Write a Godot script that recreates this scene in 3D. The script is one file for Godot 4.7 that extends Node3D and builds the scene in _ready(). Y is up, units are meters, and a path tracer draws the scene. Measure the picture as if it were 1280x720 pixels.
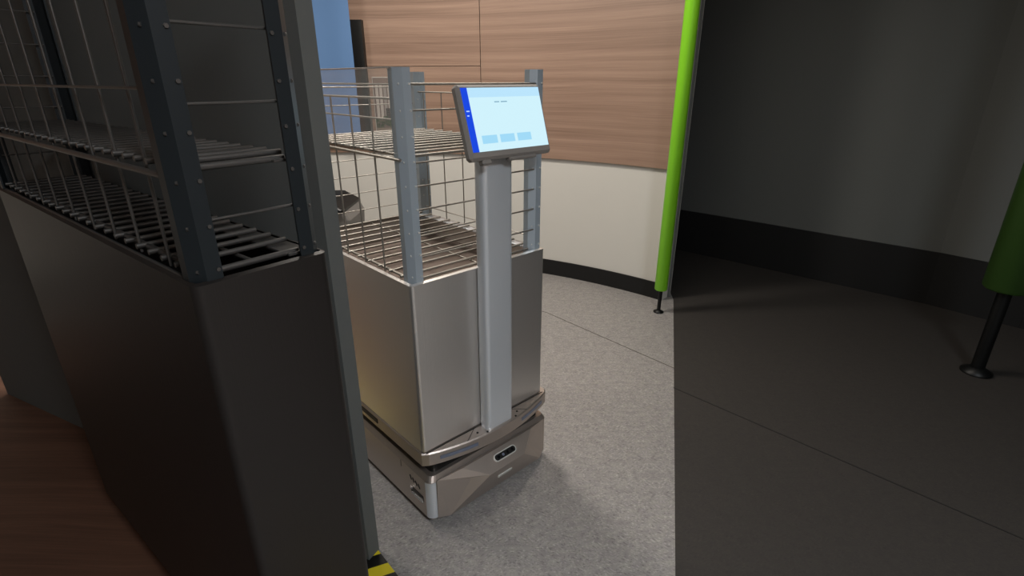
extends Node3D
# A round, wood-lined room with a steel cage robot cart; an added annex, coloured to look dim, opens on one side.
# Plan coordinates: lateral x, forward f (= -z), height y, metres. The camera stands at the plan's origin.

const CX := -1.23          # centre of the round room
const CF := 1.06
const RAD := 3.31          # its inner radius
const CEIL := 2.75
var M := {}
var rng := RandomNumberGenerator.new()

func _ready() -> void:
	rng.seed = 7
	# ---- camera, environment, lights -------------------------------------------------
	var cam := Camera3D.new()
	cam.name = "camera"
	cam.position = Vector3(0, 1.45, 0)
	cam.rotation_degrees = Vector3(-21.5, 0, 0)
	cam.fov = rad_to_deg(2.0 * atan(360.0 / 660.0))
	cam.near = 0.05
	cam.far = 60.0
	add_child(cam)
	cam.current = true
	var we := WorldEnvironment.new()
	we.name = "environment"
	var env := Environment.new()
	env.background_mode = Environment.BG_COLOR
	env.background_color = Color(0.5, 0.52, 0.55)
	env.background_energy_multiplier = 0.3
	env.tonemap_mode = Environment.TONE_MAPPER_LINEAR
	env.tonemap_exposure = 1.0
	env.sdfgi_enabled = true
	env.ssao_enabled = true
	env.ssil_enabled = true
	we.environment = env
	add_child(we)
	materials()
	# ceiling lights: x, f, size, energy, colour; all after the first are added fill
	var warm := Color(1.0, 0.968, 0.925)
	var cool := Color(0.93, 0.97, 1.0)
	ceiling_light(-0.65, 2.95, 0.42, 4.2, warm, "square ceiling light over the far side of the cart")
	ceiling_light(0.45, 2.35, 0.55, 1.2, warm, "added square ceiling fill light nearest the green post")
	ceiling_light(-2.4, 2.6, 0.55, 2.6, warm, "added square ceiling fill light by the wood wall beyond the partition")
	ceiling_light(1.0, -0.85, 0.55, 6.5, cool, "added square ceiling fill light above the open floor, to brighten the cart column")
	# ---- the setting -----------------------------------------------------------------
	build_room()
	build_annex()
	# ---- things ----------------------------------------------------------------------
	build_cart()
	build_trolley()
	build_posts()
	build_tape()
	build_wall_things()

# ====================================================================== helpers
func P(x: float, f: float, y: float = 0.0) -> Vector3:
	return Vector3(x, y, -f)

func S() -> SurfaceTool:
	var st := SurfaceTool.new()
	st.begin(Mesh.PRIMITIVE_TRIANGLES)
	return st

func tri(st: SurfaceTool, a: Vector3, b: Vector3, c: Vector3, out: Vector3, g: int = -1) -> void:
	st.set_smooth_group(g)
	var n := (b - a).cross(c - a)
	var pts := [a, b, c]
	if n.dot(out) > 0.0:      # front faces run clockwise
		pts = [a, c, b]
	for p: Vector3 in pts:
		st.add_vertex(p)

func quad(st: SurfaceTool, a: Vector3, b: Vector3, c: Vector3, d: Vector3, out: Vector3, g: int = -1) -> void:
	tri(st, a, b, c, out, g)
	tri(st, a, c, d, out, g)

func fan(st: SurfaceTool, pts: Array, out: Vector3) -> void:
	for i in range(1, pts.size() - 1):
		tri(st, pts[0], pts[i], pts[i + 1], out)

# a box with chamfered edges
func rbox(st: SurfaceTool, c: Vector3, s: Vector3, b: float = 0.004, xf: Transform3D = Transform3D()) -> void:
	var h := s * 0.5
	b = minf(b, minf(h.x, minf(h.y, h.z)) * 0.9)
	var q := h - Vector3(b, b, b)
	var T := func(v: Vector3) -> Vector3: return xf * (c + v)
	var O := func(v: Vector3) -> Vector3: return xf.basis * v
	for sg in [-1.0, 1.0]:
		quad(st, T.call(Vector3(sg * h.x, -q.y, -q.z)), T.call(Vector3(sg * h.x, q.y, -q.z)), T.call(Vector3(sg * h.x, q.y, q.z)), T.call(Vector3(sg * h.x, -q.y, q.z)), O.call(Vector3(sg, 0, 0)))
		quad(st, T.call(Vector3(-q.x, sg * h.y, -q.z)), T.call(Vector3(q.x, sg * h.y, -q.z)), T.call(Vector3(q.x, sg * h.y, q.z)), T.call(Vector3(-q.x, sg * h.y, q.z)), O.call(Vector3(0, sg, 0)))
		quad(st, T.call(Vector3(-q.x, -q.y, sg * h.z)), T.call(Vector3(q.x, -q.y, sg * h.z)), T.call(Vector3(q.x, q.y, sg * h.z)), T.call(Vector3(-q.x, q.y, sg * h.z)), O.call(Vector3(0, 0, sg)))
		for sh in [-1.0, 1.0]:
			quad(st, T.call(Vector3(sg * h.x, sh * q.y, -q.z)), T.call(Vector3(sg * q.x, sh * h.y, -q.z)), T.call(Vector3(sg * q.x, sh * h.y, q.z)), T.call(Vector3(sg * h.x, sh * q.y, q.z)), O.call(Vector3(sg, sh, 0)))
			quad(st, T.call(Vector3(sg * h.x, -q.y, sh * q.z)), T.call(Vector3(sg * q.x, -q.y, sh * h.z)), T.call(Vector3(sg * q.x, q.y, sh * h.z)), T.call(Vector3(sg * h.x, q.y, sh * q.z)), O.call(Vector3(sg, 0, sh)))
			quad(st, T.call(Vector3(-q.x, sg * h.y, sh * q.z)), T.call(Vector3(-q.x, sg * q.y, sh * h.z)), T.call(Vector3(q.x, sg * q.y, sh * h.z)), T.call(Vector3(q.x, sg * h.y, sh * q.z)), O.call(Vector3(0, sg, sh)))
			for sk in [-1.0, 1.0]:
				tri(st, T.call(Vector3(sg * h.x, sh * q.y, sk * q.z)), T.call(Vector3(sg * q.x, sh * h.y, sk * q.z)), T.call(Vector3(sg * q.x, sh * q.y, sk * h.z)), O.call(Vector3(sg, sh, sk)))

# a round bar from a to b
func rod(st: SurfaceTool, a: Vector3, b: Vector3, r: float, n: int = 8, r2: float = -1.0) -> void:
	if r2 < 0.0:
		r2 = r
	var d := (b - a).normalized()
	var u := d.cross(Vector3.UP if absf(d.y) < 0.9 else Vector3.RIGHT).normalized()
	var v := d.cross(u)
	for i in n:
		var t0 := TAU * i / n
		var t1 := TAU * (i + 1) / n
		var o0 := u * cos(t0) + v * sin(t0)
		var o1 := u * cos(t1) + v * sin(t1)
		quad(st, a + o0 * r, a + o1 * r, b + o1 * r2, b + o0 * r2, o0 + o1, 1)
		tri(st, a, a + o0 * r, a + o1 * r, -d)
		tri(st, b, b + o0 * r2, b + o1 * r2, d)

# vertical prism from a plan polygon (x, z); smooth joins whose turn is below 40 degrees are shaded smooth
func prism(st: SurfaceTool, poly: PackedVector2Array, y0: float, y1: float, cap0: bool = true, cap1: bool = true, smooth: bool = false) -> void:
	var n := poly.size()
	var area := 0.0
	for i in n:
		area += poly[i].cross(poly[(i + 1) % n])
	var sg := 1.0 if area > 0.0 else -1.0
	for i in n:
		var p := poly[i]
		var q := poly[(i + 1) % n]
		var e := q - p
		quad(st, Vector3(p.x, y0, p.y), Vector3(q.x, y0, q.y), Vector3(q.x, y1, q.y), Vector3(p.x, y1, p.y), Vector3(e.y * sg, 0, -e.x * sg), 1 if smooth else -1)
	var idx := Geometry2D.triangulate_polygon(poly)
	for k in range(0, idx.size(), 3):
		var a := poly[idx[k]]
		var b := poly[idx[k + 1]]
		var c := poly[idx[k + 2]]
		if cap0:
			tri(st, Vector3(a.x, y0, a.y), Vector3(b.x, y0, b.y), Vector3(c.x, y0, c.y), Vector3.DOWN)
		if cap1:
			tri(st, Vector3(a.x, y1, a.y), Vector3(b.x, y1, b.y), Vector3(c.x, y1, c.y), Vector3.UP)

# two plan polygons of equal size joined at different heights (chamfers)
func loft(st: SurfaceTool, p0: PackedVector2Array, y0: float, p1: PackedVector2Array, y1: float) -> void:
	var n := p0.size()
	var c := Vector2.ZERO
	for p in p0:
		c += p / n
	for i in n:
		var j := (i + 1) % n
		var m := (p0[i] + p0[j]) * 0.5 - c
		quad(st, Vector3(p0[i].x, y0, p0[i].y), Vector3(p0[j].x, y0, p0[j].y), Vector3(p1[j].x, y1, p1[j].y), Vector3(p1[i].x, y1, p1[i].y), Vector3(m.x, 0.0, m.y))

# rounded rectangle in plan
func rrect(x0: float, x1: float, z0: float, z1: float, r: float, n: int = 5) -> PackedVector2Array:
	var out := PackedVector2Array()
	var cs := [Vector2(x1 - r, z1 - r), Vector2(x0 + r, z1 - r), Vector2(x0 + r, z0 + r), Vector2(x1 - r, z0 + r)]
	for k in 4:
		for i in n + 1:
			var t := PI * 0.5 * k + PI * 0.5 * i / n
			out.append(cs[k] + Vector2(cos(t), sin(t)) * r)
	return out

# piece of a curved wall: plan angles in degrees about the room's centre
func on_arc(r: float, deg: float, y: float) -> Vector3:
	return P(CX + r * cos(deg_to_rad(deg)), CF + r * sin(deg_to_rad(deg)), y)

func arc(st: SurfaceTool, r0: float, r1: float, a0: float, a1: float, y0: float, y1: float) -> void:
	var n := maxi(2, int(absf(a1 - a0) / 1.5))
	for i in n:
		var t0 := lerpf(a0, a1, float(i) / n)
		var t1 := lerpf(a0, a1, float(i + 1) / n)
		var o := on_arc(1.0, (t0 + t1) * 0.5, 0) - on_arc(0.0, 0, 0)
		quad(st, on_arc(r0, t0, y0), on_arc(r0, t1, y0), on_arc(r0, t1, y1), on_arc(r0, t0, y1), -o, 1)
		quad(st, on_arc(r1, t0, y0), on_arc(r1, t1, y0), on_arc(r1, t1, y1), on_arc(r1, t0, y1), o, 2)
		quad(st, on_arc(r0, t0, y1), on_arc(r0, t1, y1), on_arc(r1, t1, y1), on_arc(r1, t0, y1), Vector3.UP)
		quad(st, on_arc(r0, t0, y0), on_arc(r0, t1, y0), on_arc(r1, t1, y0), on_arc(r1, t0, y0), Vector3.DOWN)
	for t: float in [a0, a1]:
		quad(st, on_arc(r0, t, y0), on_arc(r1, t, y0), on_arc(r1, t, y1), on_arc(r0, t, y1), on_arc(1.0, t + (a0 - a1 if t == a0 else a1 - a0) * 0.01, 0) - on_arc(1.0, t, 0))

var used := {}
func numbered(n: String) -> String:
	if not used.has(n):
		used[n] = 0
		return n
	used[n] += 1
	return "%s_%03d" % [n, used[n]]

func obj(called: String, st: SurfaceTool, m: Material, parent: Node = null) -> MeshInstance3D:
	st.generate_normals()
	var o := MeshInstance3D.new()
	o.mesh = st.commit()
	o.material_override = m
	o.name = called if parent != null else numbered(called)
	(parent if parent != null else self).add_child(o, true)
	return o

func again(src: MeshInstance3D, called: String, parent: Node, at: Vector3) -> MeshInstance3D:
	var o := MeshInstance3D.new()
	o.mesh = src.mesh
	o.material_override = src.material_override
	o.name = called
	parent.add_child(o, true)
	o.position = at
	return o

func tag(o: Node, label: String, category: String, group: String = "") -> Node:
	o.set_meta("label", label)
	o.set_meta("category", category)
	if group != "":
		o.set_meta("group", group)
	return o

func thing(called: String, label: String, category: String, at: Vector3 = Vector3.ZERO, turn: float = 0.0, group: String = "") -> Node3D:
	var o := Node3D.new()
	o.name = numbered(called)
	add_child(o)
	o.position = at
	o.rotation_degrees.y = turn
	tag(o, label, category, group)
	return o

func struct(called: String, st: SurfaceTool, m: Material, label: String, parent: Node = null) -> MeshInstance3D:
	var o := obj(called, st, m, parent)
	if parent == null:
		o.set_meta("kind", "structure")
		o.set_meta("label", label)
		o.set_meta("category", called.split("_")[0])
	return o

# ====================================================================== materials
func tex(img: Image) -> ImageTexture:
	img.generate_mipmaps()
	return ImageTexture.create_from_image(img)

func mat(c: Color, rough: float, metal: float = 0.0) -> StandardMaterial3D:
	var m := StandardMaterial3D.new()
	m.albedo_color = c
	m.roughness = rough
	m.metallic = metal
	return m

func planar(m: StandardMaterial3D, sc: Vector3, world: bool = false) -> StandardMaterial3D:
	m.uv1_triplanar = true
	m.uv1_world_triplanar = world
	m.uv1_scale = sc
	return m

func noise(freq: float, oct: int, sd: int) -> FastNoiseLite:
	var n := FastNoiseLite.new()
	n.seed = sd
	n.noise_type = FastNoiseLite.TYPE_SIMPLEX_SMOOTH
	n.frequency = freq
	n.fractal_octaves = oct
	return n

# tiling value: noise on a torus
func torus(n: FastNoiseLite, u: float, v: float, ru: float, rv: float) -> float:
	return n.get_noise_3d(cos(u * TAU) * ru + 40.0 * sin(v * TAU), sin(u * TAU) * ru, 0.0) * 0.0 + n.get_noise_3d((2.0 + cos(u * TAU)) * ru * cos(v * TAU) * rv, (2.0 + cos(u * TAU)) * ru * sin(v * TAU) * rv, sin(u * TAU) * ru)

func wood_image() -> Image:
	# horizontal grain: stretched along x
	var w := 512
	var h := 512
	var img := Image.create(w, h, false, Image.FORMAT_RGB8)
	var n1 := noise(0.012, 4, 3)
	var n2 := noise(0.09, 2, 5)
	var n3 := noise(0.006, 2, 9)
	var lo := Color(0.51, 0.415, 0.36)
	var hi := Color(0.66, 0.555, 0.49)
	for y in h:
		for x in w:
			var fx := float(x)
			var k := absf(fx - w * 0.5) / (w * 0.5)        # mirrored halves tile along x
			var gx := k * w * 0.5
			var wob := n3.get_noise_2d(gx * 0.30, y) * 9.0
			var a := n1.get_noise_2d(gx * 0.16, (y + wob) * 3.6)
			var b := n2.get_noise_2d(gx * 0.06, (y + wob) * 4.0)
			var t := clampf(0.52 + a * 0.55 + b * 0.35, 0.0, 1.0)
			img.set_pixel(x, y, lo.lerp(hi, t))
	return img

func floor_image(base: Color, amp: float) -> Image:
	# flecked sheet vinyl
	var w := 768
	var img := Image.create(w, w, false, Image.FORMAT_RGB8)
	var n1 := noise(0.035, 3, 11)
	var n2 := noise(0.11, 2, 12)
	var n3 := noise(0.012, 3, 13)
	for y in w:
		for x in w:
			var kx := absf(x - w * 0.5)
			var ky := absf(y - w * 0.5)
			var warp := n3.get_noise_2d(kx, ky) * 20.0
			var a := n1.get_noise_2d(kx * 0.9 + warp + ky * 0.4, ky * 1.5 - kx * 0.3)
			var b := n2.get_noise_2d(kx + ky * 0.7, ky * 1.6 - warp)
			var c := n3.get_noise_2d(kx * 1.7 + 300.0, ky * 1.7)
			var t := a * 0.55 + c * 0.35
			t = t * 0.7 + 0.75 * smoothstep(0.34, 0.55, b) - 0.85 * smoothstep(0.36, 0.58, -b)
			var v := 1.0 + t * amp
			img.set_pixel(x, y, Color(base.r * v, base.g * v * (1.0 + a * 0.01), base.b * v * (1.0 - a * 0.02)))
	return img

func brushed_normal() -> Image:
	# vertical hair lines
	var w := 512
	var hgt := Image.create(w, 64, false, Image.FORMAT_RGB8)
	var n := noise(0.35, 3, 21)
	var m := noise(0.02, 2, 22)
	for x in w:
		for y in 64:
			var v := 0.5 + 0.35 * n.get_noise_2d(absf(x - w * 0.5), absf(y - 32.0) * 0.03) + 0.15 * m.get_noise_2d(absf(x - w * 0.5), 0.0)
			hgt.set_pixel(x, y, Color(v, v, v))
	hgt.bump_map_to_normal_map(2.0)
	return hgt

func materials() -> void:
	var nb := tex(brushed_normal())
	var steel := planar(mat(Color(0.91, 0.895, 0.88), 0.37, 0.90), Vector3(2.5, 0.6, 2.5))
	steel.normal_enabled = true
	steel.normal_texture = nb
	steel.normal_scale = 0.25
	M.steel = steel
	var warm := steel.duplicate()
	warm.albedo_color = Color(0.74, 0.70, 0.67)
	warm.roughness = 0.40
	M.base_steel = warm
	M.bright = mat(Color(0.86, 0.86, 0.87), 0.25, 0.95)
	var alu := planar(mat(Color(0.86, 0.88, 0.90), 0.36, 0.5), Vector3(4.0, 0.5, 4.0))
	alu.normal_enabled = true
	alu.normal_texture = nb
	alu.normal_scale = 0.15
	M.alu = alu
	M.post = mat(Color(0.72, 0.77, 0.81), 0.42, 0.5)
	M.rod = mat(Color(0.62, 0.60, 0.57), 0.42, 0.85)
	M.rivet = mat(Color(0.85, 0.85, 0.83), 0.4, 0.3)
	M.black = mat(Color(0.025, 0.025, 0.027), 0.45)
	M.rubber = mat(Color(0.04, 0.04, 0.04), 0.8)
	M.interior = mat(Color(0.20, 0.18, 0.17), 0.5, 0.6)
	M.inner_steel = mat(Color(0.42, 0.37, 0.34), 0.6, 0.6)
	M.led = mat(Color(0.42, 0.45, 0.52), 0.3)
	M.lens = mat(Color(0.06, 0.06, 0.07), 0.15)
	M.grey_plastic = mat(Color(0.52, 0.50, 0.48), 0.5)
	M.wood = planar(mat(Color(1, 0.99, 0.98), 0.42), Vector3(0.55, 0.8, 0.55), true)
	M.wood.albedo_texture = tex(wood_image())
	M.white = mat(Color(0.80, 0.79, 0.765), 0.75)
	M.ceiling = mat(Color(0.86, 0.85, 0.83), 0.85)
	M.skirt = mat(Color(0.018, 0.017, 0.017), 0.8)
	M.floor = planar(mat(Color(1, 1, 1), 0.5), Vector3(0.9, 0.9, 0.9), true)
	M.floor.albedo_texture = tex(floor_image(Color(0.565, 0.55, 0.54), 0.24))
	M.dimmed_floor = planar(mat(Color(1, 1, 1), 0.75), Vector3(0.9, 0.9, 0.9), true)  # copy of the floor vinyl with dimness put into its colour
	M.dimmed_floor.albedo_texture = tex(floor_image(Color(0.19, 0.175, 0.163), 0.16))
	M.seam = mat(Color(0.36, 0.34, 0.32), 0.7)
	M.dimmed_seam = mat(Color(0.10, 0.095, 0.09), 0.7)  # seam colour darkened to go with the dim floor copy
	M.dimmed = mat(Color(0.37, 0.378, 0.37), 0.9)  # wall colour darkened to imitate dim light
	M.plank = planar(mat(Color(0.66, 0.56, 0.50), 0.6), Vector3(0.8, 0.8, 0.8), true)
	M.plank.albedo_texture = M.wood.albedo_texture
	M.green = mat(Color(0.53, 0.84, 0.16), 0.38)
	M.dark_green = mat(Color(0.17, 0.28, 0.09), 0.45)  # green with dimness put into the colour, for the added post
	M.foot = mat(Color(0.06, 0.065, 0.065), 0.45, 0.4)
	var dk := planar(mat(Color(0.165, 0.15, 0.142), 0.45, 0.35), Vector3(2.5, 0.6, 2.5))  # steel with dimness put into the colour, for the added trolley
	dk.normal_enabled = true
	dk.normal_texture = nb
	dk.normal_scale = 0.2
	M.dimmed_steel = dk
	M.dimmed_post = mat(Color(0.13, 0.155, 0.17), 0.45, 0.4)  # post, rod and deck colours carry the same put-in dimness
	M.dimmed_rod = mat(Color(0.36, 0.35, 0.34), 0.4, 0.6)
	M.dimmed_deck = mat(Color(0.13, 0.12, 0.115), 0.6, 0.2)
	M.yellow = mat(Color(0.88, 0.80, 0.16), 0.45)
	M.tape_black = mat(Color(0.03, 0.03, 0.03), 0.45)
	M.blue = mat(Color(0.34, 0.48, 0.66), 0.8)
	M.bin = mat(Color(0.44, 0.43, 0.42), 0.5)
	M.acrylic = mat(Color(0.9, 0.92, 0.93, 0.10), 0.05)
	M.acrylic.transparency = BaseMaterial3D.TRANSPARENCY_ALPHA
	var lamp := mat(Color(1, 1, 1), 0.5)
	lamp.emission_enabled = true
	lamp.emission = Color(1.0, 0.96, 0.9)
	lamp.emission_energy_multiplier = 2.0
	M.lamp = lamp

# ====================================================================== lights
func ceiling_light(x: float, f: float, s: float, e: float, c: Color, label: String) -> void:
	var t := thing("ceiling_light", label, "light", P(x, f, CEIL), 0.0)
	var st := S()
	for k in 4:
		var a := PI * 0.5 * k
		rbox(st, Vector3(0, -0.02, 0), Vector3(s + 0.05, 0.04, 0.03), 0.004, Transform3D(Basis(Vector3.UP, a), Vector3(sin(a), 0, cos(a)) * (s * 0.5 + 0.012)))
	obj("frame", st, M.grey_plastic, t)
	st = S()
	rbox(st, Vector3(0, -0.012, 0), Vector3(s, 0.016, s), 0.003)
	obj("diffuser", st, M.lamp, t)
	var l := AreaLight3D.new()
	l.name = "lamp"
	l.area_size = Vector2(s * 0.96, s * 0.96)
	l.light_energy = e
	l.light_color = c
	l.area_range = 14.0
	l.shadow_enabled = true
	t.add_child(l)
	l.position = Vector3(0, -0.045, 0)
	l.rotation_degrees = Vector3(-90, 0, 0)

# ====================================================================== room
const A_END := 46.2       # the curved wall ends here, at the annex
const A_SEAM := 72.3
func build_room() -> void:
	var st := S()
	rbox(st, Vector3(0.2, -0.06, -1.3), Vector3(12, 0.12, 12), 0.001)
	var fl := struct("floor", st, M.floor, "flecked beige grey sheet vinyl floor of the round room")
	st = S()
	# welded joints of the sheet vinyl
	rod_flat(st, P(0.2357, 3.228), P(0.90, 2.47), 0.005, 0.0012)
	obj("seam", st, M.seam, fl)
	st = S()
	rod_flat(st, P(0.2357, 3.228), P(-1.2, 4.3), 0.005, 0.0012)
	obj("seam", st, M.seam, fl)
	st = S()
	rbox(st, Vector3(0.2, CEIL + 0.06, -1.3), Vector3(12, 0.12, 12), 0.001)
	struct("ceiling", st, M.ceiling, "plain pale ceiling over the whole room")
	var parts := [["back", A_END, 124.3, "white lower wall curving behind the steel cart under the wood panels"], ["left", 124.3, 202.3, "curved white wall with wood panels beyond the partition"], ["front", 202.3, 280.3, "curved white wall with wood panels facing the cart front"], ["side", 280.3, 350.0, "curved white wall with wood panels next to the dark annex"]]
	for p in parts:
		var a0: float = p[1]
		var a1: float = p[2]
		st = S()
		arc(st, RAD, RAD + 0.12, a0, a1, 0.0, CEIL)
		var w := struct("wall_" + p[0], st, M.white, p[3])
		var a := a0
		while a < a1 - 0.5:
			var b: float = A_SEAM if a == A_END else minf(a + 26.0, a1)
			var gap := 0.05
			var cuts := [0.91, 2.745]
			if a != A_END:
				cuts = [0.91, 1.546, 2.745]
			for k in cuts.size() - 1:
				st = S()
				arc(st, RAD - 0.022, RAD - 0.001, a + (0.0 if a == A_END else gap), b - gap, cuts[k] + (0.002 if k > 0 else 0.0), cuts[k + 1] - 0.002)
				obj("wood_panel", st, M.wood, w)
			a = b
		st = S()
		arc(st, RAD - 0.012, RAD - 0.0005, a0, a1, 0.0, 0.12)
		struct("baseboard_" + p[0], st, M.skirt, "black baseboard along the foot of the %s curved wall" % p[0])

func rod_flat(st: SurfaceTool, a: Vector3, b: Vector3, w: float, h: float) -> void:
	var d := (b - a).normalized()
	var n := d.cross(Vector3.UP) * w * 0.5
	var up := Vector3(0, h, 0)
	quad(st, a - n + up, b - n + up, b + n + up, a + n + up, Vector3.UP)
	for s in [-1.0, 1.0]:
		quad(st, a + n * s, b + n * s, b + n * s + up, a + n * s + up, n * s)

# a straight wall between two plan points, thickness t to its left-hand side
func wall_line(st: SurfaceTool, a: Vector2, b: Vector2, t: float, y0: float, y1: float) -> void:
	var d := (b - a).normalized()
	var n := Vector2(-d.y, d.x) * t
	prism(st, PackedVector2Array([Vector2(a.x, -a.y), Vector2(b.x, -b.y), Vector2(b.x + n.x, -(b.y + n.y)), Vector2(a.x + n.x, -(a.y + n.y))]), y0, y1)

func build_annex() -> void:
	# added side room, its dimness put into the colours: charcoal walls, tall black baseboard, darkened vinyl
	var line := [Vector2(4.25, 1.75), Vector2(3.75, 2.42), Vector2(3.19, 3.0), Vector2(2.88, 3.39), Vector2(2.33, 3.90), Vector2(1.92, 4.29), Vector2(1.30, 4.85)]
	var st := S()
	for i in line.size() - 1:
		wall_line(st, line[i], line[i + 1], -0.12, 0.0, CEIL)
	wall_line(st, Vector2(1.30, 4.97), Vector2(1.13, 3.50), -0.10, 0.0, CEIL)
	wall_line(st, Vector2(2.03, 0.49), Vector2(4.37, 1.70), -0.12, 0.0, CEIL)
	struct("wall_right", st, M.dimmed, "dark charcoal wall of the added annex behind the thick green post, dimness put into its colour")
	st = S()
	for i in line.size() - 1:
		wall_line(st, line[i], line[i + 1], 0.014, 0.0, 0.37)
	struct("baseboard_right", st, M.skirt, "added tall black baseboard along the charcoal annex wall")
	st = S()
	var pl := PackedVector2Array()
	for p: Vector2 in [Vector2(1.145, 3.455), Vector2(0.42, 0.88), Vector2(1.35, 0.88), Vector2(2.6, 1.9), Vector2(4.2, 1.8), Vector2(3.75, 2.42), Vector2(3.19, 3.0), Vector2(2.88, 3.39), Vector2(2.33, 3.90), Vector2(1.92, 4.29), Vector2(1.32, 4.83)]:
		pl.append(Vector2(p.x, -p.y))
	prism(st, pl, 0.0, 0.002)
	var df := struct("floor_annex", st, M.dimmed_floor, "vinyl floor with dimness put into its colour, leading into the added annex")
	st = S()
	rod_flat(st, P(0.8177, 2.30, 0.002), P(1.7347, 1.3515, 0.002), 0.006, 0.001)
	obj("seam", st, M.dimmed_seam, df)
	# charcoal partition, added as a dim-coloured backdrop behind the dark trolley
	st = S()
	wall_line(st, Vector2(-2.50, 2.243), Vector2(-0.462, 1.267), 0.05, 0.0, CEIL - 0.002)
	struct("wall_added_partition", st, M.dimmed, "charcoal partition panel added as a dim backdrop between the dark trolley and the steel cart")
	# wood strip of floor beyond the tape
	st = S()
	pl = PackedVector2Array()
	for p: Vector2 in [Vector2(-2.31, 3.305), Vector2(0.056, 0.59), Vector2(-0.9, 0.0), Vector2(-2.9, 0.3), Vector2(-3.6, 2.5)]:
		pl.append(Vector2(p.x, -p.y))
	prism(st, pl, 0.0, 0.003)
	struct("floor_wood", st, M.plank, "brown wood floor on the near side of the hazard tape")

# ====================================================================== cage, shared by both trolleys
# parts hang under node t; local axes: x along the front, -z away along the side, origin at the near corner
func cage_post(t: Node3D, x: float, z: float, sx: float, sz: float, y0: float, y1: float, k: float, m: Material) -> void:
	# folded angle: outer side flange, chamfer, front flange
	var o := [Vector2(0, -0.040), Vector2(0, -0.018), Vector2(0.018, 0), Vector2(0.042, 0), Vector2(0.042, -0.004), Vector2(0.020, -0.004), Vector2(0.004, -0.020), Vector2(0.004, -0.040)]
	var pl := PackedVector2Array()
	for p: Vector2 in o:
		pl.append(Vector2(p.x * sx, p.y * sz) * k)
	var st := S()
	prism(st, pl, y0, y1)
	var post := obj("corner_post", st, m, t)
	post.position = Vector3(x, 0, z)
	st = S()
	var y := y0 + 0.045 * k
	while y < y1 - 0.01:
		for q: Array in [[Vector3(0.009 * sx, y, -0.009 * sz), Vector3(sx, 0, sz).normalized()], [Vector3(0.036 * sx, y, 0), Vector3(0, 0, sz)]]:
			var c: Vector3 = Vector3(q[0].x * k, q[0].y, q[0].z * k)
			rod(st, c, c + q[1] * 0.003 * k, 0.0032 * k, 6)
		y += 0.066 * k
	var rv := obj("rivet_row", st, M.rivet if k == 1.0 else M.dimmed_rod, post)
	rv.set_meta("kind", "stuff")

func wire_shelf(t: Node3D, w: float, l: float, y: float, k: float, z_first: float, pitch: float, frame: Material, rodm: Material) -> void:
	var st := S()
	var e := 0.020 * k
	# two rails on the near side, a flat bar on the far side, round bars front and back
	rod(st, Vector3(0.010 * k, y - 0.012 * k, -e), Vector3(0.010 * k, y - 0.012 * k, -l + e), 0.0045 * k, 8)
	rod(st, Vector3(0.026 * k, y - 0.002 * k, -e), Vector3(0.026 * k, y - 0.002 * k, -l + e), 0.0045 * k, 8)
	rod(st, Vector3(0.026 * k, y - 0.006 * k, -0.030 * k), Vector3(w - 0.03 * k, y - 0.006 * k, -0.030 * k), 0.0045 * k, 8)
	rod(st, Vector3(0.026 * k, y - 0.006 * k, -l + 0.03 * k), Vector3(w - 0.03 * k, y - 0.006 * k, -l + 0.03 * k), 0.0045 * k, 8)
	rod(st, Vector3(w * 0.5, y - 0.008 * k, -0.03 * k), Vector3(w * 0.5, y - 0.008 * k, -l + 0.03 * k), 0.003 * k, 6)
	var sh := obj("wire_shelf", st, frame, t)
	st = S()
	rbox(st, Vector3(w - 0.032 * k, y - 0.008 * k, -l * 0.5), Vector3(0.034 * k, 0.004 * k, l - 2.0 * e), 0.001)
	obj("shelf_border", st, M.alu if k == 1.0 else M.dimmed_rod, sh)
	var first: MeshInstance3D = null
	var z := z_first
	while z < l - 0.03:
		if first == null:
			st = S()
			rod(st, Vector3(0.012 * k, y, 0), Vector3(w - 0.022 * k, y, 0), 0.0040 * k, 8)
			first = obj("rod", st, rodm, sh)
			first.position.z = -z
		else:
			again(first, "rod", sh, Vector3(0, 0, -z))
		z += pitch

# a row of straight wires under one rail
func guard(t: Node3D, called: String, a: Vector3, b: Vector3, r: float, runs: Array, m: Material) -> void:
	var st := S()
	rod(st, a, b, r, 8)
	var g := obj(called, st, m, t)
	for q: Array in runs:
		st = S()
		rod(st, q[0], q[1], r * 0.85, 6)
		obj("wire", st, m, g)

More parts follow.
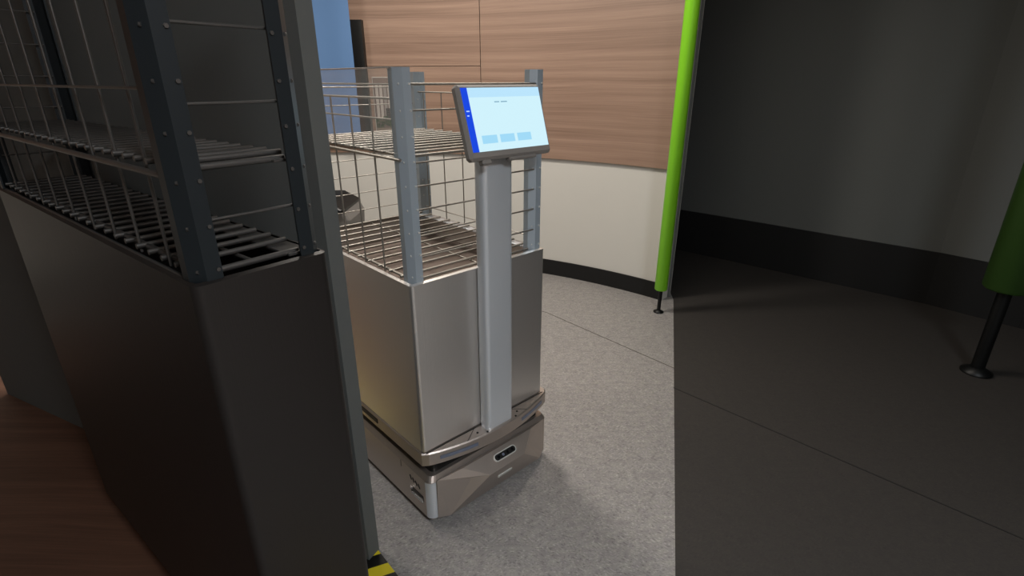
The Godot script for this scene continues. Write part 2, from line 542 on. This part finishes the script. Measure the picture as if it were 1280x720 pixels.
# ====================================================================== the robot cart
const CW := 0.558
const CL := 0.765
func build_cart() -> void:
	var t := thing("robot_cart", "brushed steel robot cart with a wire cage, a grey column and a bright tablet screen", "cart", P(-0.2931, 1.4190), 42.8)
	# --- drive base
	var st := S()
	var foot := rrect(0.0, 0.570, -CL - 0.02, 0.024, 0.026)
	var mid := foot
	var top := rrect(0.012, 0.558, -CL - 0.01, 0.014, 0.022)
	prism(st, foot, 0.032, 0.186, true, false, false)
	loft(st, mid, 0.186, top, 0.205)
	prism(st, top, 0.2045, 0.205, false, true)
	var base := obj("drive_base", st, M.base_steel, t)
	# bumper: faceted nose
	var T0 := Vector3(0.030, 0.190, 0.026)
	var T1 := Vector3(0.540, 0.190, 0.026)
	var C1 := Vector3(0.120, 0.2055, 0.050)
	var C2 := Vector3(0.452, 0.2055, 0.050)
	var L1 := Vector3(0.150, 0.156, 0.062)
	var L2 := Vector3(0.424, 0.156, 0.062)
	var R1 := Vector3(0.205, 0.160, 0.100)
	var R2 := Vector3(0.370, 0.160, 0.100)
	var B0 := Vector3(0.026, 0.032, 0.026)
	var B1 := Vector3(0.064, 0.032, 0.046)
	var B2 := Vector3(0.510, 0.032, 0.046)
	var B3 := Vector3(0.544, 0.032, 0.026)
	var o := Vector3(0, 0.2, 1)
	st = S()
	quad(st, C1, C2, R2, R1, o)
	quad(st, T0, C1, R1, L1, o)
	quad(st, C2, T1, L2, R2, o)
	fan(st, [T0, L1, B1, B0], Vector3(-0.3, 0, 1))
	fan(st, [L2, T1, B3, B2], Vector3(0.3, 0, 1))
	tri(st, L1, R1, B1, Vector3(-0.4, -0.2, 1))
	tri(st, R2, L2, B2, Vector3(0.4, -0.2, 1))
	quad(st, R1, R2, B2, B1, Vector3(0, -0.3, 1))
	fan(st, [T0, C1, C2, T1], Vector3.UP)
	fan(st, [B0, B1, B2, B3], Vector3.DOWN)
	var nose := obj("front_bumper", st, M.base_steel, t)
	# sensor window on the upper face of the bumper
	var ex := (R2 - R1).normalized()
	var up := ((C1 + C2) * 0.5 - (R1 + R2) * 0.5)
	up = (up - ex * up.dot(ex)).normalized()
	var nz := ex.cross(up).normalized()
	var mid_face := (C1 + C2 + R1 + R2) * 0.25
	var xf := Transform3D(Basis(ex, up, nz), mid_face + ex * 0.010 + up * 0.004)
	st = S()
	pill(st, xf, 0.104, 0.028, 0.0, 0.004)
	obj("sensor_rim", st, M.rivet, nose)
	st = S()
	pill(st, xf, 0.096, 0.021, 0.001, 0.0055)
	obj("sensor_window", st, M.black, nose)
	for k in 4:
		st = S()
		rod(st, xf * Vector3(-0.033 + 0.022 * k, 0, 0.0045), xf * Vector3(-0.033 + 0.022 * k, 0, 0.0072), 0.0052, 12)
		obj("sensor_lens", st, M.led if k == 1 else M.lens, nose)
	# silver badge on the undercut
	var dn := ((B1 + B2) * 0.5 - (R1 + R2) * 0.5)
	dn = (dn - ex * dn.dot(ex)).normalized()
	var n2 := ex.cross(-dn).normalized()
	xf = Transform3D(Basis(ex, -dn, n2), (R1 + R2) * 0.5 + dn * 0.058 + ex * 0.004)
	st = S()
	pill(st, xf, 0.070, 0.015, 0.0, 0.003)
	obj("badge", st, M.rivet, nose)
	# near corner trim and a joint in the side skin
	st = S()
	for i in 6:
		var a0 := PI * 0.5 + PI * 0.5 * i / 6.0
		var a1 := PI * 0.5 + PI * 0.5 * (i + 1) / 6.0
		var c := Vector2(0.026, -0.002)
		var p0 := c + Vector2(cos(a0), sin(a0)) * 0.0268
		var p1 := c + Vector2(cos(a1), sin(a1)) * 0.0268
		quad(st, Vector3(p0.x, 0.034, p0.y), Vector3(p1.x, 0.034, p1.y), Vector3(p1.x, 0.185, p1.y), Vector3(p0.x, 0.185, p0.y), Vector3(-1, 0, 1), 1)
	obj("corner_trim", st, M.alu, base)
	st = S()
	rbox(st, Vector3(0.0, 0.172, -0.155), Vector3(0.0016, 0.028, 0.002), 0.0003)
	obj("skin_joint", st, M.black, base)
	# side vents: four slanted slots, and a recessed latch
	for k in 4:
		st = S()
		rbox(st, Vector3.ZERO, Vector3(0.002, 0.020, 0.006), 0.0008, Transform3D(Basis(Vector3.RIGHT, -0.45), Vector3(-0.0004, 0.148 - 0.003 * k, -0.094 + 0.017 * k)))
		obj("vent_slot", st, M.black, base)
	st = S()
	rbox(st, Vector3(-0.0005, 0.098, -0.058), Vector3(0.003, 0.026, 0.078), 0.001)
	obj("latch_recess", st, M.interior, base)
	st = S()
	rbox(st, Vector3(-0.003, 0.086, -0.055), Vector3(0.004, 0.006, 0.070), 0.001)
	rbox(st, Vector3(-0.003, 0.108, -0.090), Vector3(0.004, 0.008, 0.014), 0.001)
	obj("latch", st, M.bright, base)
	# wheels, hardly seen below
	for q: Array in [[0.12, -0.12], [0.45, -0.12], [0.12, -0.65], [0.45, -0.65]]:
		st = S()
		rod(st, Vector3(q[0] - 0.02, 0.035, q[1]), Vector3(q[0] + 0.02, 0.035, q[1]), 0.035, 16)
		obj("wheel", st, M.rubber, t)
	# --- lift gap and tray
	st = S()
	prism(st, rrect(0.03, 0.54, -CL + 0.02, 0.0, 0.02), 0.203, 0.253)
	obj("lift_gap", st, M.black, t)
	var pl := PackedVector2Array()
	var ply := PackedVector2Array()
	var front := []
	for i in 17:
		var u := float(i) / 16.0
		var x := lerpf(0.016, 0.570, u)
		front.append(Vector2(x, 0.010 + 0.052 * pow(sin(PI * u), 0.85)))
	pl.append(Vector2(-0.004, -0.004))
	for p: Vector2 in front:
		pl.append(p)
	pl.append(Vector2(0.584, -0.006))
	pl.append(Vector2(0.584, -CL))
	pl.append(Vector2(0.575, -CL - 0.012))
	pl.append(Vector2(0.006, -CL - 0.012))
	pl.append(Vector2(-0.004, -CL))
	var cen := Vector2(0.29, -0.42)
	for p in pl:
		ply.append(p + (cen - p).normalized() * 0.004)
	st = S()
	prism(st, pl, 0.252, 0.296, true, false)
	loft(st, pl, 0.296, ply, 0.300)
	prism(st, ply, 0.2995, 0.300, false, true)
	var tray := obj("tray", st, M.base_steel, t)
	# light strips on the tray's front edge
	for s in [0, 1]:
		st = S()
		var n := 5
		var i0 := 1 if s == 0 else 11
		for i in n - 1:
			var a: Vector2 = front[i0 + i]
			var b: Vector2 = front[i0 + i + 1]
			var e := (b - a).normalized()
			var nn := Vector2(-e.y, e.x) * 0.0012
			quad(st, Vector3(a.x + nn.x, 0.268, a.y + nn.y), Vector3(b.x + nn.x, 0.268, b.y + nn.y), Vector3(b.x + nn.x, 0.282, b.y + nn.y), Vector3(a.x + nn.x, 0.282, a.y + nn.y), Vector3(0, 0, 1))
		obj("light_strip", st, M.led, tray)
	# screws and the cover plate around the column foot
	for q: Array in [[0.205, 0.032], [0.395, 0.032], [0.235, 0.052], [0.372, 0.050]]:
		st = S()
		rod(st, Vector3(q[0], 0.300, q[1]), Vector3(q[0], 0.302, q[1]), 0.004, 8)
		obj("screw", st, M.black, tray)
	st = S()
	rod_flat(st, Vector3(0.215, 0.300, 0.002), Vector3(0.150, 0.300, 0.046), 0.002, 0.0006)
	rod_flat(st, Vector3(0.385, 0.300, 0.002), Vector3(0.432, 0.300, 0.046), 0.002, 0.0006)
	rod_flat(st, Vector3(0.01, 0.300, 0.004), Vector3(0.56, 0.300, 0.004), 0.003, 0.0006)
	obj("panel_joint", st, M.black, tray)
	st = S()
	rbox(st, Vector3(-0.0045, 0.279, -0.352), Vector3(0.004, 0.020, 0.120), 0.0015)
	obj("grip_slot", st, M.interior, tray)
	# --- body: folded sheet, open on top
	st = S()
	var outer := rrect(0.0, CW, -CL, 0.0, 0.014, 6)
	var inner := rrect(0.010, CW - 0.010, -CL + 0.010, -0.010, 0.008, 6)
	prism(st, outer, 0.304, 0.893, true, false, true)
	prism(st, inner, 0.55, 0.893, false, false, true)
	for i in outer.size():
		var j := (i + 1) % outer.size()
		quad(st, Vector3(outer[i].x, 0.893, outer[i].y), Vector3(outer[j].x, 0.893, outer[j].y), Vector3(inner[j].x, 0.896, inner[j].y), Vector3(inner[i].x, 0.896, inner[i].y), Vector3.UP)
	var body := obj("body_shell", st, M.steel, t)
	st = S()
	prism(st, rrect(0.009, CW - 0.009, -CL + 0.009, -0.009, 0.008), 0.80, 0.81)
	obj("inner_floor", st, M.inner_steel, body)
	st = S()
	rbox(st, Vector3(CW * 0.5, 0.874, -0.036), Vector3(CW - 0.02, 0.003, 0.052), 0.001)
	obj("front_ledge", st, M.base_steel, body)
	st = S()
	rbox(st, Vector3(0.021, 0.866, -CL * 0.5), Vector3(0.022, 0.003, CL - 0.03), 0.001)
	obj("side_ledge", st, M.black, body)
	# --- cage
	var yt := 1.481
	cage_post(t, 0.010, -0.010, 1, 1, 0.868, yt, 1.0, M.post)
	cage_post(t, CW - 0.058, -0.010, 1, 1, 0.868, yt, 1.0, M.post)
	cage_post(t, 0.010, -CL + 0.052, 1, 1, 0.868, yt, 1.0, M.post)
	cage_post(t, CW - 0.030, -CL + 0.052, 1, 1, 0.868, yt, 1.0, M.post)
	wire_shelf(t, CW, CL, 0.903, 1.0, 0.072, 0.066, M.rod, M.rod)
	wire_shelf(t, CW, CL, 1.262, 1.0, 0.060, 0.062, M.rod, M.rod)
	var rr := 0.0032
	var runs := []
	for i in 6:
		var z := -0.175 - 0.1225 * i
		if z > -CL + 0.04:
			runs.append([Vector3(0.020, 1.405, z), Vector3(0.020, 0.893, z)])
	runs.append([Vector3(0.014, 1.44, -0.03), Vector3(0.014, 1.44, -CL + 0.03)])
	runs.append([Vector3(0.018, 1.352, -0.03), Vector3(0.018, 1.352, -CL + 0.03)])
	guard(t, "side_guard", Vector3(0.018, 1.405, -0.03), Vector3(0.018, 1.405, -CL + 0.03), rr, runs, M.rod)
	runs = []
	for h: float in [1.375, 1.239, 1.174, 1.108, 1.04, 0.968]:
		runs.append([Vector3(0.03, h, -0.016), Vector3(CW - 0.03, h, -0.016)])
	guard(t, "front_guard", Vector3(0.03, 1.44, -0.016), Vector3(CW - 0.03, 1.44, -0.016), rr, runs, M.rod)
	runs = []
	for h: float in [1.36, 1.155, 1.09, 1.023, 0.953]:
		runs.append([Vector3(0.03, h, -CL + 0.016), Vector3(CW - 0.03, h, -CL + 0.016)])
	guard(t, "back_guard", Vector3(0.03, 1.425, -CL + 0.016), Vector3(CW - 0.03, 1.425, -CL + 0.016), 0.0024, runs, M.rod)
	runs = []
	for i in 5:
		var z := -0.19 - 0.1235 * i
		runs.append([Vector3(CW - 0.018, 1.405, z), Vector3(CW - 0.018, 0.90, z)])
	runs.append([Vector3(CW - 0.016, 0.93, -0.03), Vector3(CW - 0.016, 0.93, -CL + 0.03)])
	guard(t, "far_guard", Vector3(CW - 0.018, 1.405, -0.03), Vector3(CW - 0.018, 1.405, -CL + 0.03), 0.0026, runs, M.rod)
	# clear guard plate under the top rail
	st = S()
	rbox(st, Vector3(0.0085, 1.372, -CL * 0.5), Vector3(0.003, 0.212, CL - 0.06), 0.0008)
	var ac := obj("clear_plate", st, M.acrylic, t)
	ac.set_meta("label", "clear plate along the top of the cage side")
	st = S()
	rbox(st, Vector3(0.0085, 1.480, -CL * 0.5), Vector3(0.005, 0.004, CL - 0.06), 0.001)
	obj("top_rail", st, M.bright, t)
	# --- column
	st = S()
	prism(st, rrect(0.238, 0.363, -0.001, 0.050, 0.021, 8), 0.300, 1.255, true, true, true)
	obj("column", st, M.alu, t)
	# --- tablet, tilted back on the column
	var tb := Basis(Vector3.RIGHT, deg_to_rad(-17.0))
	var tx := Transform3D(tb, Vector3(0.318, 1.338, 0.055))
	st = S()
	rbox(st, Vector3(0, 0, 0), Vector3(0.318, 0.205, 0.030), 0.008, tx)
	rbox(st, Vector3(0, -0.05, -0.022), Vector3(0.22, 0.10, 0.022), 0.008, tx)
	var tab := obj("tablet", st, M.grey_plastic, t)
	st = S()
	rbox(st, Vector3(-0.10, -0.108, 0.0), Vector3(0.034, 0.014, 0.024), 0.004, tx)
	obj("rubber_stop", st, M.grey_plastic, tab)
	st = S()
	rbox(st, Vector3(0.04, -0.106, 0.0), Vector3(0.110, 0.010, 0.024), 0.004, tx)
	obj("connector_cover", st, M.grey_plastic, tab)
	build_screen(tab, tx)

# a stadium-shaped plate in the plane of xf
func pill(st: SurfaceTool, xf: Transform3D, w: float, h: float, z0: float, z1: float) -> void:
	var pts := []
	var r := h * 0.5
	for k in 2:
		var c := (w * 0.5 - r) * (1.0 if k == 0 else -1.0)
		for i in 9:
			var t := -PI * 0.5 + PI * i / 8.0 + PI * k
			pts.append(Vector2(c + cos(t) * r, sin(t) * r))
	var n := pts.size()
	var cap := []
	for i in n:
		var a: Vector2 = pts[i]
		var b: Vector2 = pts[(i + 1) % n]
		quad(st, xf * Vector3(a.x, a.y, z0), xf * Vector3(b.x, b.y, z0), xf * Vector3(b.x, b.y, z1), xf * Vector3(a.x, a.y, z1), xf.basis * Vector3(a.x + b.x, a.y + b.y, 0))
		cap.append(xf * Vector3(a.x, a.y, z1))
	fan(st, cap, xf.basis.z)

# a flat print with its own uv, w by h, in the plane of xf
func print_plate(called: String, parent: Node, xf: Transform3D, w: float, h: float, m: Material) -> MeshInstance3D:
	var st := S()
	var c := [Vector3(-w / 2, h / 2, 0), Vector3(w / 2, h / 2, 0), Vector3(w / 2, -h / 2, 0), Vector3(-w / 2, -h / 2, 0)]
	var uv := [Vector2(0, 0), Vector2(1, 0), Vector2(1, 1), Vector2(0, 1)]
	for i in [0, 1, 2, 0, 2, 3]:
		st.set_smooth_group(-1)
		st.set_uv(uv[i])
		st.add_vertex(xf * c[i])
	return obj(called, st, m, parent)

func build_screen(tab: Node, tx: Transform3D) -> void:
	var img := Image.create(320, 200, false, Image.FORMAT_RGB8)
	img.fill(Color(0.80, 0.93, 0.97))
	img.fill_rect(Rect2i(0, 0, 320, 30), Color(0.72, 0.88, 0.97))
	img.fill_rect(Rect2i(0, 0, 24, 200), Color(0.10, 0.28, 0.86))
	img.fill_rect(Rect2i(6, 70, 12, 4), Color(0.7, 0.8, 1.0))
	img.fill_rect(Rect2i(6, 84, 8, 4), Color(0.7, 0.8, 1.0))
	for r: Rect2i in [Rect2i(120, 44, 20, 3), Rect2i(146, 44, 26, 3), Rect2i(44, 150, 60, 26), Rect2i(116, 150, 60, 26), Rect2i(188, 150, 60, 26)]:
		img.fill_rect(r, Color(0.45, 0.62, 0.72) if r.size.y < 10 else Color(0.62, 0.84, 0.95))
	var m := mat(Color(0.02, 0.02, 0.02), 0.2)
	m.emission_enabled = true
	m.emission = Color(0, 0, 0)
	m.emission_texture = tex(img)
	m.emission_energy_multiplier = 1.05
	m.albedo_texture = null
	var xf := tx * Transform3D(Basis(), Vector3(0, 0.006, 0.0158))
	var s := print_plate("screen", tab, xf, 0.296, 0.172, m)
	var l := AreaLight3D.new()
	l.name = "screen_light"
	l.area_size = Vector2(0.30, 0.17)
	l.light_energy = 0.06
	l.light_color = Color(0.8, 0.94, 1.0)
	l.area_range = 6.0
	l.shadow_enabled = true
	s.add_child(l)
	l.transform = xf * Transform3D(Basis(Vector3.UP, PI), Vector3(0, 0, 0.012))

# ====================================================================== the tall added trolley close by, dimness put into its colours
func build_trolley() -> void:
	var t := thing("added_trolley", "added tall steel cage trolley with a narrow front, dimness put into its colour, standing before the charcoal partition", "trolley", P(-0.455, 0.70), 52.0)
	var w := 0.222
	var l := 1.22
	var y := 1.176
	var st := S()
	var outer := rrect(0.0, w, -l, 0.0, 0.016, 6)
	var inner := rrect(0.008, w - 0.008, -l + 0.008, -0.008, 0.005, 6)
	prism(st, outer, 0.12, y - 0.003, true, false, true)
	prism(st, inner, 0.9, y - 0.003, false, false, true)
	for i in outer.size():
		var j := (i + 1) % outer.size()
		quad(st, Vector3(outer[i].x, y - 0.003, outer[i].y), Vector3(outer[j].x, y - 0.003, outer[j].y), Vector3(inner[j].x, y, inner[j].y), Vector3(inner[i].x, y, inner[i].y), Vector3.UP)
	var body := obj("body_shell", st, M.dimmed_steel, t)
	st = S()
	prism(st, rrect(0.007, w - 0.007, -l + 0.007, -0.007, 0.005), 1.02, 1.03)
	obj("inner_floor", st, M.dimmed_deck, body)
	st = S()
	rbox(st, Vector3(w * 0.5, y - 0.022, -0.032), Vector3(w - 0.016, 0.004, 0.046), 0.001)
	obj("front_ledge", st, M.dimmed_deck, body)
	for q: Array in [[0.045, -0.06], [w - 0.045, -0.06], [0.045, -l + 0.06], [w - 0.045, -l + 0.06]]:
		st = S()
		rod(st, Vector3(q[0] - 0.014, 0.045, q[1]), Vector3(q[0] + 0.014, 0.045, q[1]), 0.045, 16)
		rbox(st, Vector3(q[0], 0.105, q[1]), Vector3(0.05, 0.034, 0.05), 0.004)
		obj("castor", st, M.rubber, t)
	var k := 0.98
	var yt := 1.80
	cage_post(t, 0.006, -0.006, 1, 1, y - 0.03, yt, k, M.dimmed_post)
	cage_post(t, w - 0.006, -0.006, -1, 1, y - 0.03, yt, k, M.dimmed_post)
	cage_post(t, 0.006, -l + 0.006, 1, -1, y - 0.03, yt, k, M.dimmed_post)
	cage_post(t, w - 0.006, -l + 0.006, -1, -1, y - 0.03, yt, k, M.dimmed_post)
	wire_shelf(t, w, l, y + 0.010, 1.2, 0.09, 0.052, M.dimmed_rod, M.dimmed_rod)
	wire_shelf(t, w, l, y + 0.165, 1.2, 0.06, 0.045, M.dimmed_rod, M.dimmed_rod)
	var runs := []
	for i in 9:
		var z := -0.13 - 0.12 * i
		runs.append([Vector3(0.022, yt - 0.03, z), Vector3(0.022, y - 0.002, z)])
	runs.append([Vector3(0.016, 1.44, -0.03), Vector3(0.016, 1.44, -l + 0.03)])
	guard(t, "side_guard", Vector3(0.018, yt - 0.03, -0.03), Vector3(0.018, yt - 0.03, -l + 0.03), 0.003, runs, M.dimmed_rod)
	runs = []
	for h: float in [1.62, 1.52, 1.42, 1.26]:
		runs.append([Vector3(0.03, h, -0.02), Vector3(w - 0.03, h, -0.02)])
	guard(t, "front_guard", Vector3(0.03, yt - 0.03, -0.02), Vector3(w - 0.03, yt - 0.03, -0.02), 0.003, runs, M.dimmed_rod)
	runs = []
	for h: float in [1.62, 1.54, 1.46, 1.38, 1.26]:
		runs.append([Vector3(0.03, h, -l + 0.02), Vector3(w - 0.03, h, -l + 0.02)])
	guard(t, "back_guard", Vector3(0.03, yt - 0.03, -l + 0.02), Vector3(w - 0.03, yt - 0.03, -l + 0.02), 0.0026, runs, M.dimmed_rod)

# ====================================================================== green posts
func build_posts() -> void:
	green_post(P(0.983, 3.241), 0.041, 0.162, 0.012, 0.034, M.green, "slim bright green post on a black foot before the white wall")
	green_post(P(2.47, 2.452), 0.098, 0.475, 0.030, 0.070, M.dark_green, "added thick green post on a black foot in the annex, dimness put into its green")

func green_post(at: Vector3, r: float, y0: float, rs: float, rf: float, m: Material, label: String) -> void:
	var t := thing("floor_post", label, "post", at)
	var st := S()
	rod(st, Vector3(0, y0 + r * 0.12, 0), Vector3(0, CEIL - 0.06, 0), r, 24)
	rod(st, Vector3(0, y0, 0), Vector3(0, y0 + r * 0.12, 0), r * 0.88, 24, r)
	obj("sleeve", st, m, t)
	st = S()
	rod(st, Vector3(0, rf * 0.3, 0), Vector3(0, y0 + 0.02, 0), rs, 16)
	obj("stem", st, M.foot, t)
	st = S()
	rod(st, Vector3(0, 0.0025, 0), Vector3(0, rf * 0.18, 0), rf, 20)
	rod(st, Vector3(0, rf * 0.18, 0), Vector3(0, rf * 0.5, 0), rf, 20, rs * 1.1)
	obj("foot", st, M.foot, t)
	st = S()
	rod(st, Vector3(0, CEIL - 0.06, 0), Vector3(0, CEIL - 0.001, 0), rf, 20)
	obj("top_plate", st, M.foot, t)

# ====================================================================== hazard tape
func build_tape() -> void:
	var a := Vector2(-1.974, 3.065)
	var d := Vector2(0.657, -0.754)
	var n := Vector2(-0.754, -0.657)       # towards the wood floor
	var w := 0.105
	var len_ := 3.25
	var st := S()
	var pl := PackedVector2Array()
	for p: Vector2 in [a, a + d * len_, a + d * len_ + n * w, a + n * w]:
		pl.append(Vector2(p.x, -p.y))
	prism(st, pl, 0.0, 0.0035)
	var t := obj("floor_tape", st, M.yellow)
	tag(t, "yellow and black striped hazard tape stuck along the wood floor edge", "tape")
	var s := 0.05
	while s < len_ - 0.12:
		st = S()
		pl = PackedVector2Array()
		for p: Vector2 in [a + d * s, a + d * (s + 0.046), a + d * (s + 0.046 - 0.035) + n * w, a + d * (s - 0.035) + n * w]:
			pl.append(Vector2(p.x, -p.y))
		prism(st, pl, 0.0032, 0.0042)
		obj("black_stripe", st, M.tape_black, t)
		s += 0.092

# ====================================================================== things on and before the curved wall
func build_wall_things() -> void:
	# black panel hung on the wood
	var st := S()
	arc(st, RAD - 0.075, RAD - 0.024, 87.7, 101.0, 0.985, 1.86)
	var o := obj("wall_display", st, M.black)
	tag(o, "black switched off display panel on the wood wall behind the blue banner", "display")
	# blue banner hanging from a bar
	var t := thing("hanging_banner", "narrow plain blue cloth banner hanging before the black display panel", "banner", P(-1.295, 4.23, 0.98))
	st = S()
	for i in 16:
		var x0 := -0.13 + 0.26 * i / 16.0
		var x1 := -0.13 + 0.26 * (i + 1) / 16.0
		var z0 := 0.010 * sin(x0 * 22.0)
		var z1 := 0.010 * sin(x1 * 22.0)
		quad(st, Vector3(x0, 0.08, z0), Vector3(x1, 0.08, z1), Vector3(x1, 1.74, z1 * 0.4), Vector3(x0, 1.74, z0 * 0.4), Vector3(0, 0, 1), 1)
		quad(st, Vector3(x0, 0.08, z0 - 0.003), Vector3(x1, 0.08, z1 - 0.003), Vector3(x1, 1.74, z1 * 0.4 - 0.003), Vector3(x0, 1.74, z0 * 0.4 - 0.003), Vector3(0, 0, -1), 2)
	obj("cloth", st, M.blue, t)
	st = S()
	rod(st, Vector3(-0.15, 1.74, -0.002), Vector3(0.15, 1.74, -0.002), 0.010, 10)
	rod(st, Vector3(-0.1, 1.74, 0), Vector3(-0.1, CEIL - 0.98, 0), 0.003, 6)
	rod(st, Vector3(0.1, 1.74, 0), Vector3(0.1, CEIL - 0.98, 0), 0.003, 6)
	obj("bar", st, M.bright, t)
	# poster with a pale tower and shrubs
	var img := Image.create(128, 220, false, Image.FORMAT_RGB8)
	img.fill(Color(0.40, 0.34, 0.32))
	img.fill_rect(Rect2i(0, 0, 128, 30), Color(0.46, 0.39, 0.36))
	for k in 5:
		img.fill_rect(Rect2i(8 + 16 * k, 26, 11, 120), Color(0.68, 0.65, 0.62) if k != 2 else Color(0.56, 0.53, 0.51))
	img.fill_rect(Rect2i(92, 14, 36, 150), Color(0.72, 0.69, 0.66))
	img.fill_rect(Rect2i(44, 112, 50, 50), Color(0.24, 0.21, 0.20))
	for i in 260:
		var x := rng.randi_range(0, 124)
		var y := 160 + rng.randi_range(-14, 20) + int(8.0 * sin(x * 0.12))
		var g := rng.randf_range(0.6, 1.1)
		img.fill_rect(Rect2i(x, y, 5, 5), Color(0.20 * g, 0.26 * g, 0.15 * g))
	img.fill_rect(Rect2i(0, 186, 128, 34), Color(0.50, 0.45, 0.40))
	var pm := mat(Color(1, 1, 1), 0.5)
	pm.albedo_texture = tex(img)
	var c := on_arc(RAD - 0.036, 84.9, 1.25)
	var face := Transform3D(Basis.looking_at(c - P(CX, CF, 1.25), Vector3.UP), c)
	st = S()
	rbox(st, Vector3(0, 0, -0.004), Vector3(0.262, 0.442, 0.010), 0.002, face)
	var po := obj("wall_poster", st, M.white)
	tag(po, "small poster of a pale building and shrubs on the wood wall", "poster")
	print_plate("print", po, face * Transform3D(Basis(), Vector3(0, 0, 0.0016)), 0.254, 0.434, pm)
	# grey bin with a sloping black lid, seen through the cage
	t = thing("waste_bin", "grey bin with a sloping black lid beside the white wall, seen through the cage", "bin", P(-1.27, 3.45))
	st = S()
	var p0 := rrect(-0.20, 0.20, -0.18, 0.18, 0.03)
	var p1 := rrect(-0.26, 0.21, -0.20, 0.20, 0.03)
	prism(st, p0, 0.0, 0.02)
	loft(st, p0, 0.02, rrect(-0.24, 0.245, -0.19, 0.19, 0.03), 0.62)
	loft(st, rrect(-0.24, 0.245, -0.19, 0.19, 0.03), 0.62, p1, 0.68)
	prism(st, p1, 0.679, 0.68)
	obj("body", st, M.bin, t)
	st = S()
	var q0 := rrect(-0.27, 0.215, -0.205, 0.205, 0.03)
	var q1 := rrect(-0.27, 0.13, -0.19, 0.19, 0.03)
	prism(st, q0, 0.675, 0.69)
	loft(st, q0, 0.69, q1, 0.74)
	prism(st, q1, 0.739, 0.742)
	obj("lid", st, M.black, t)
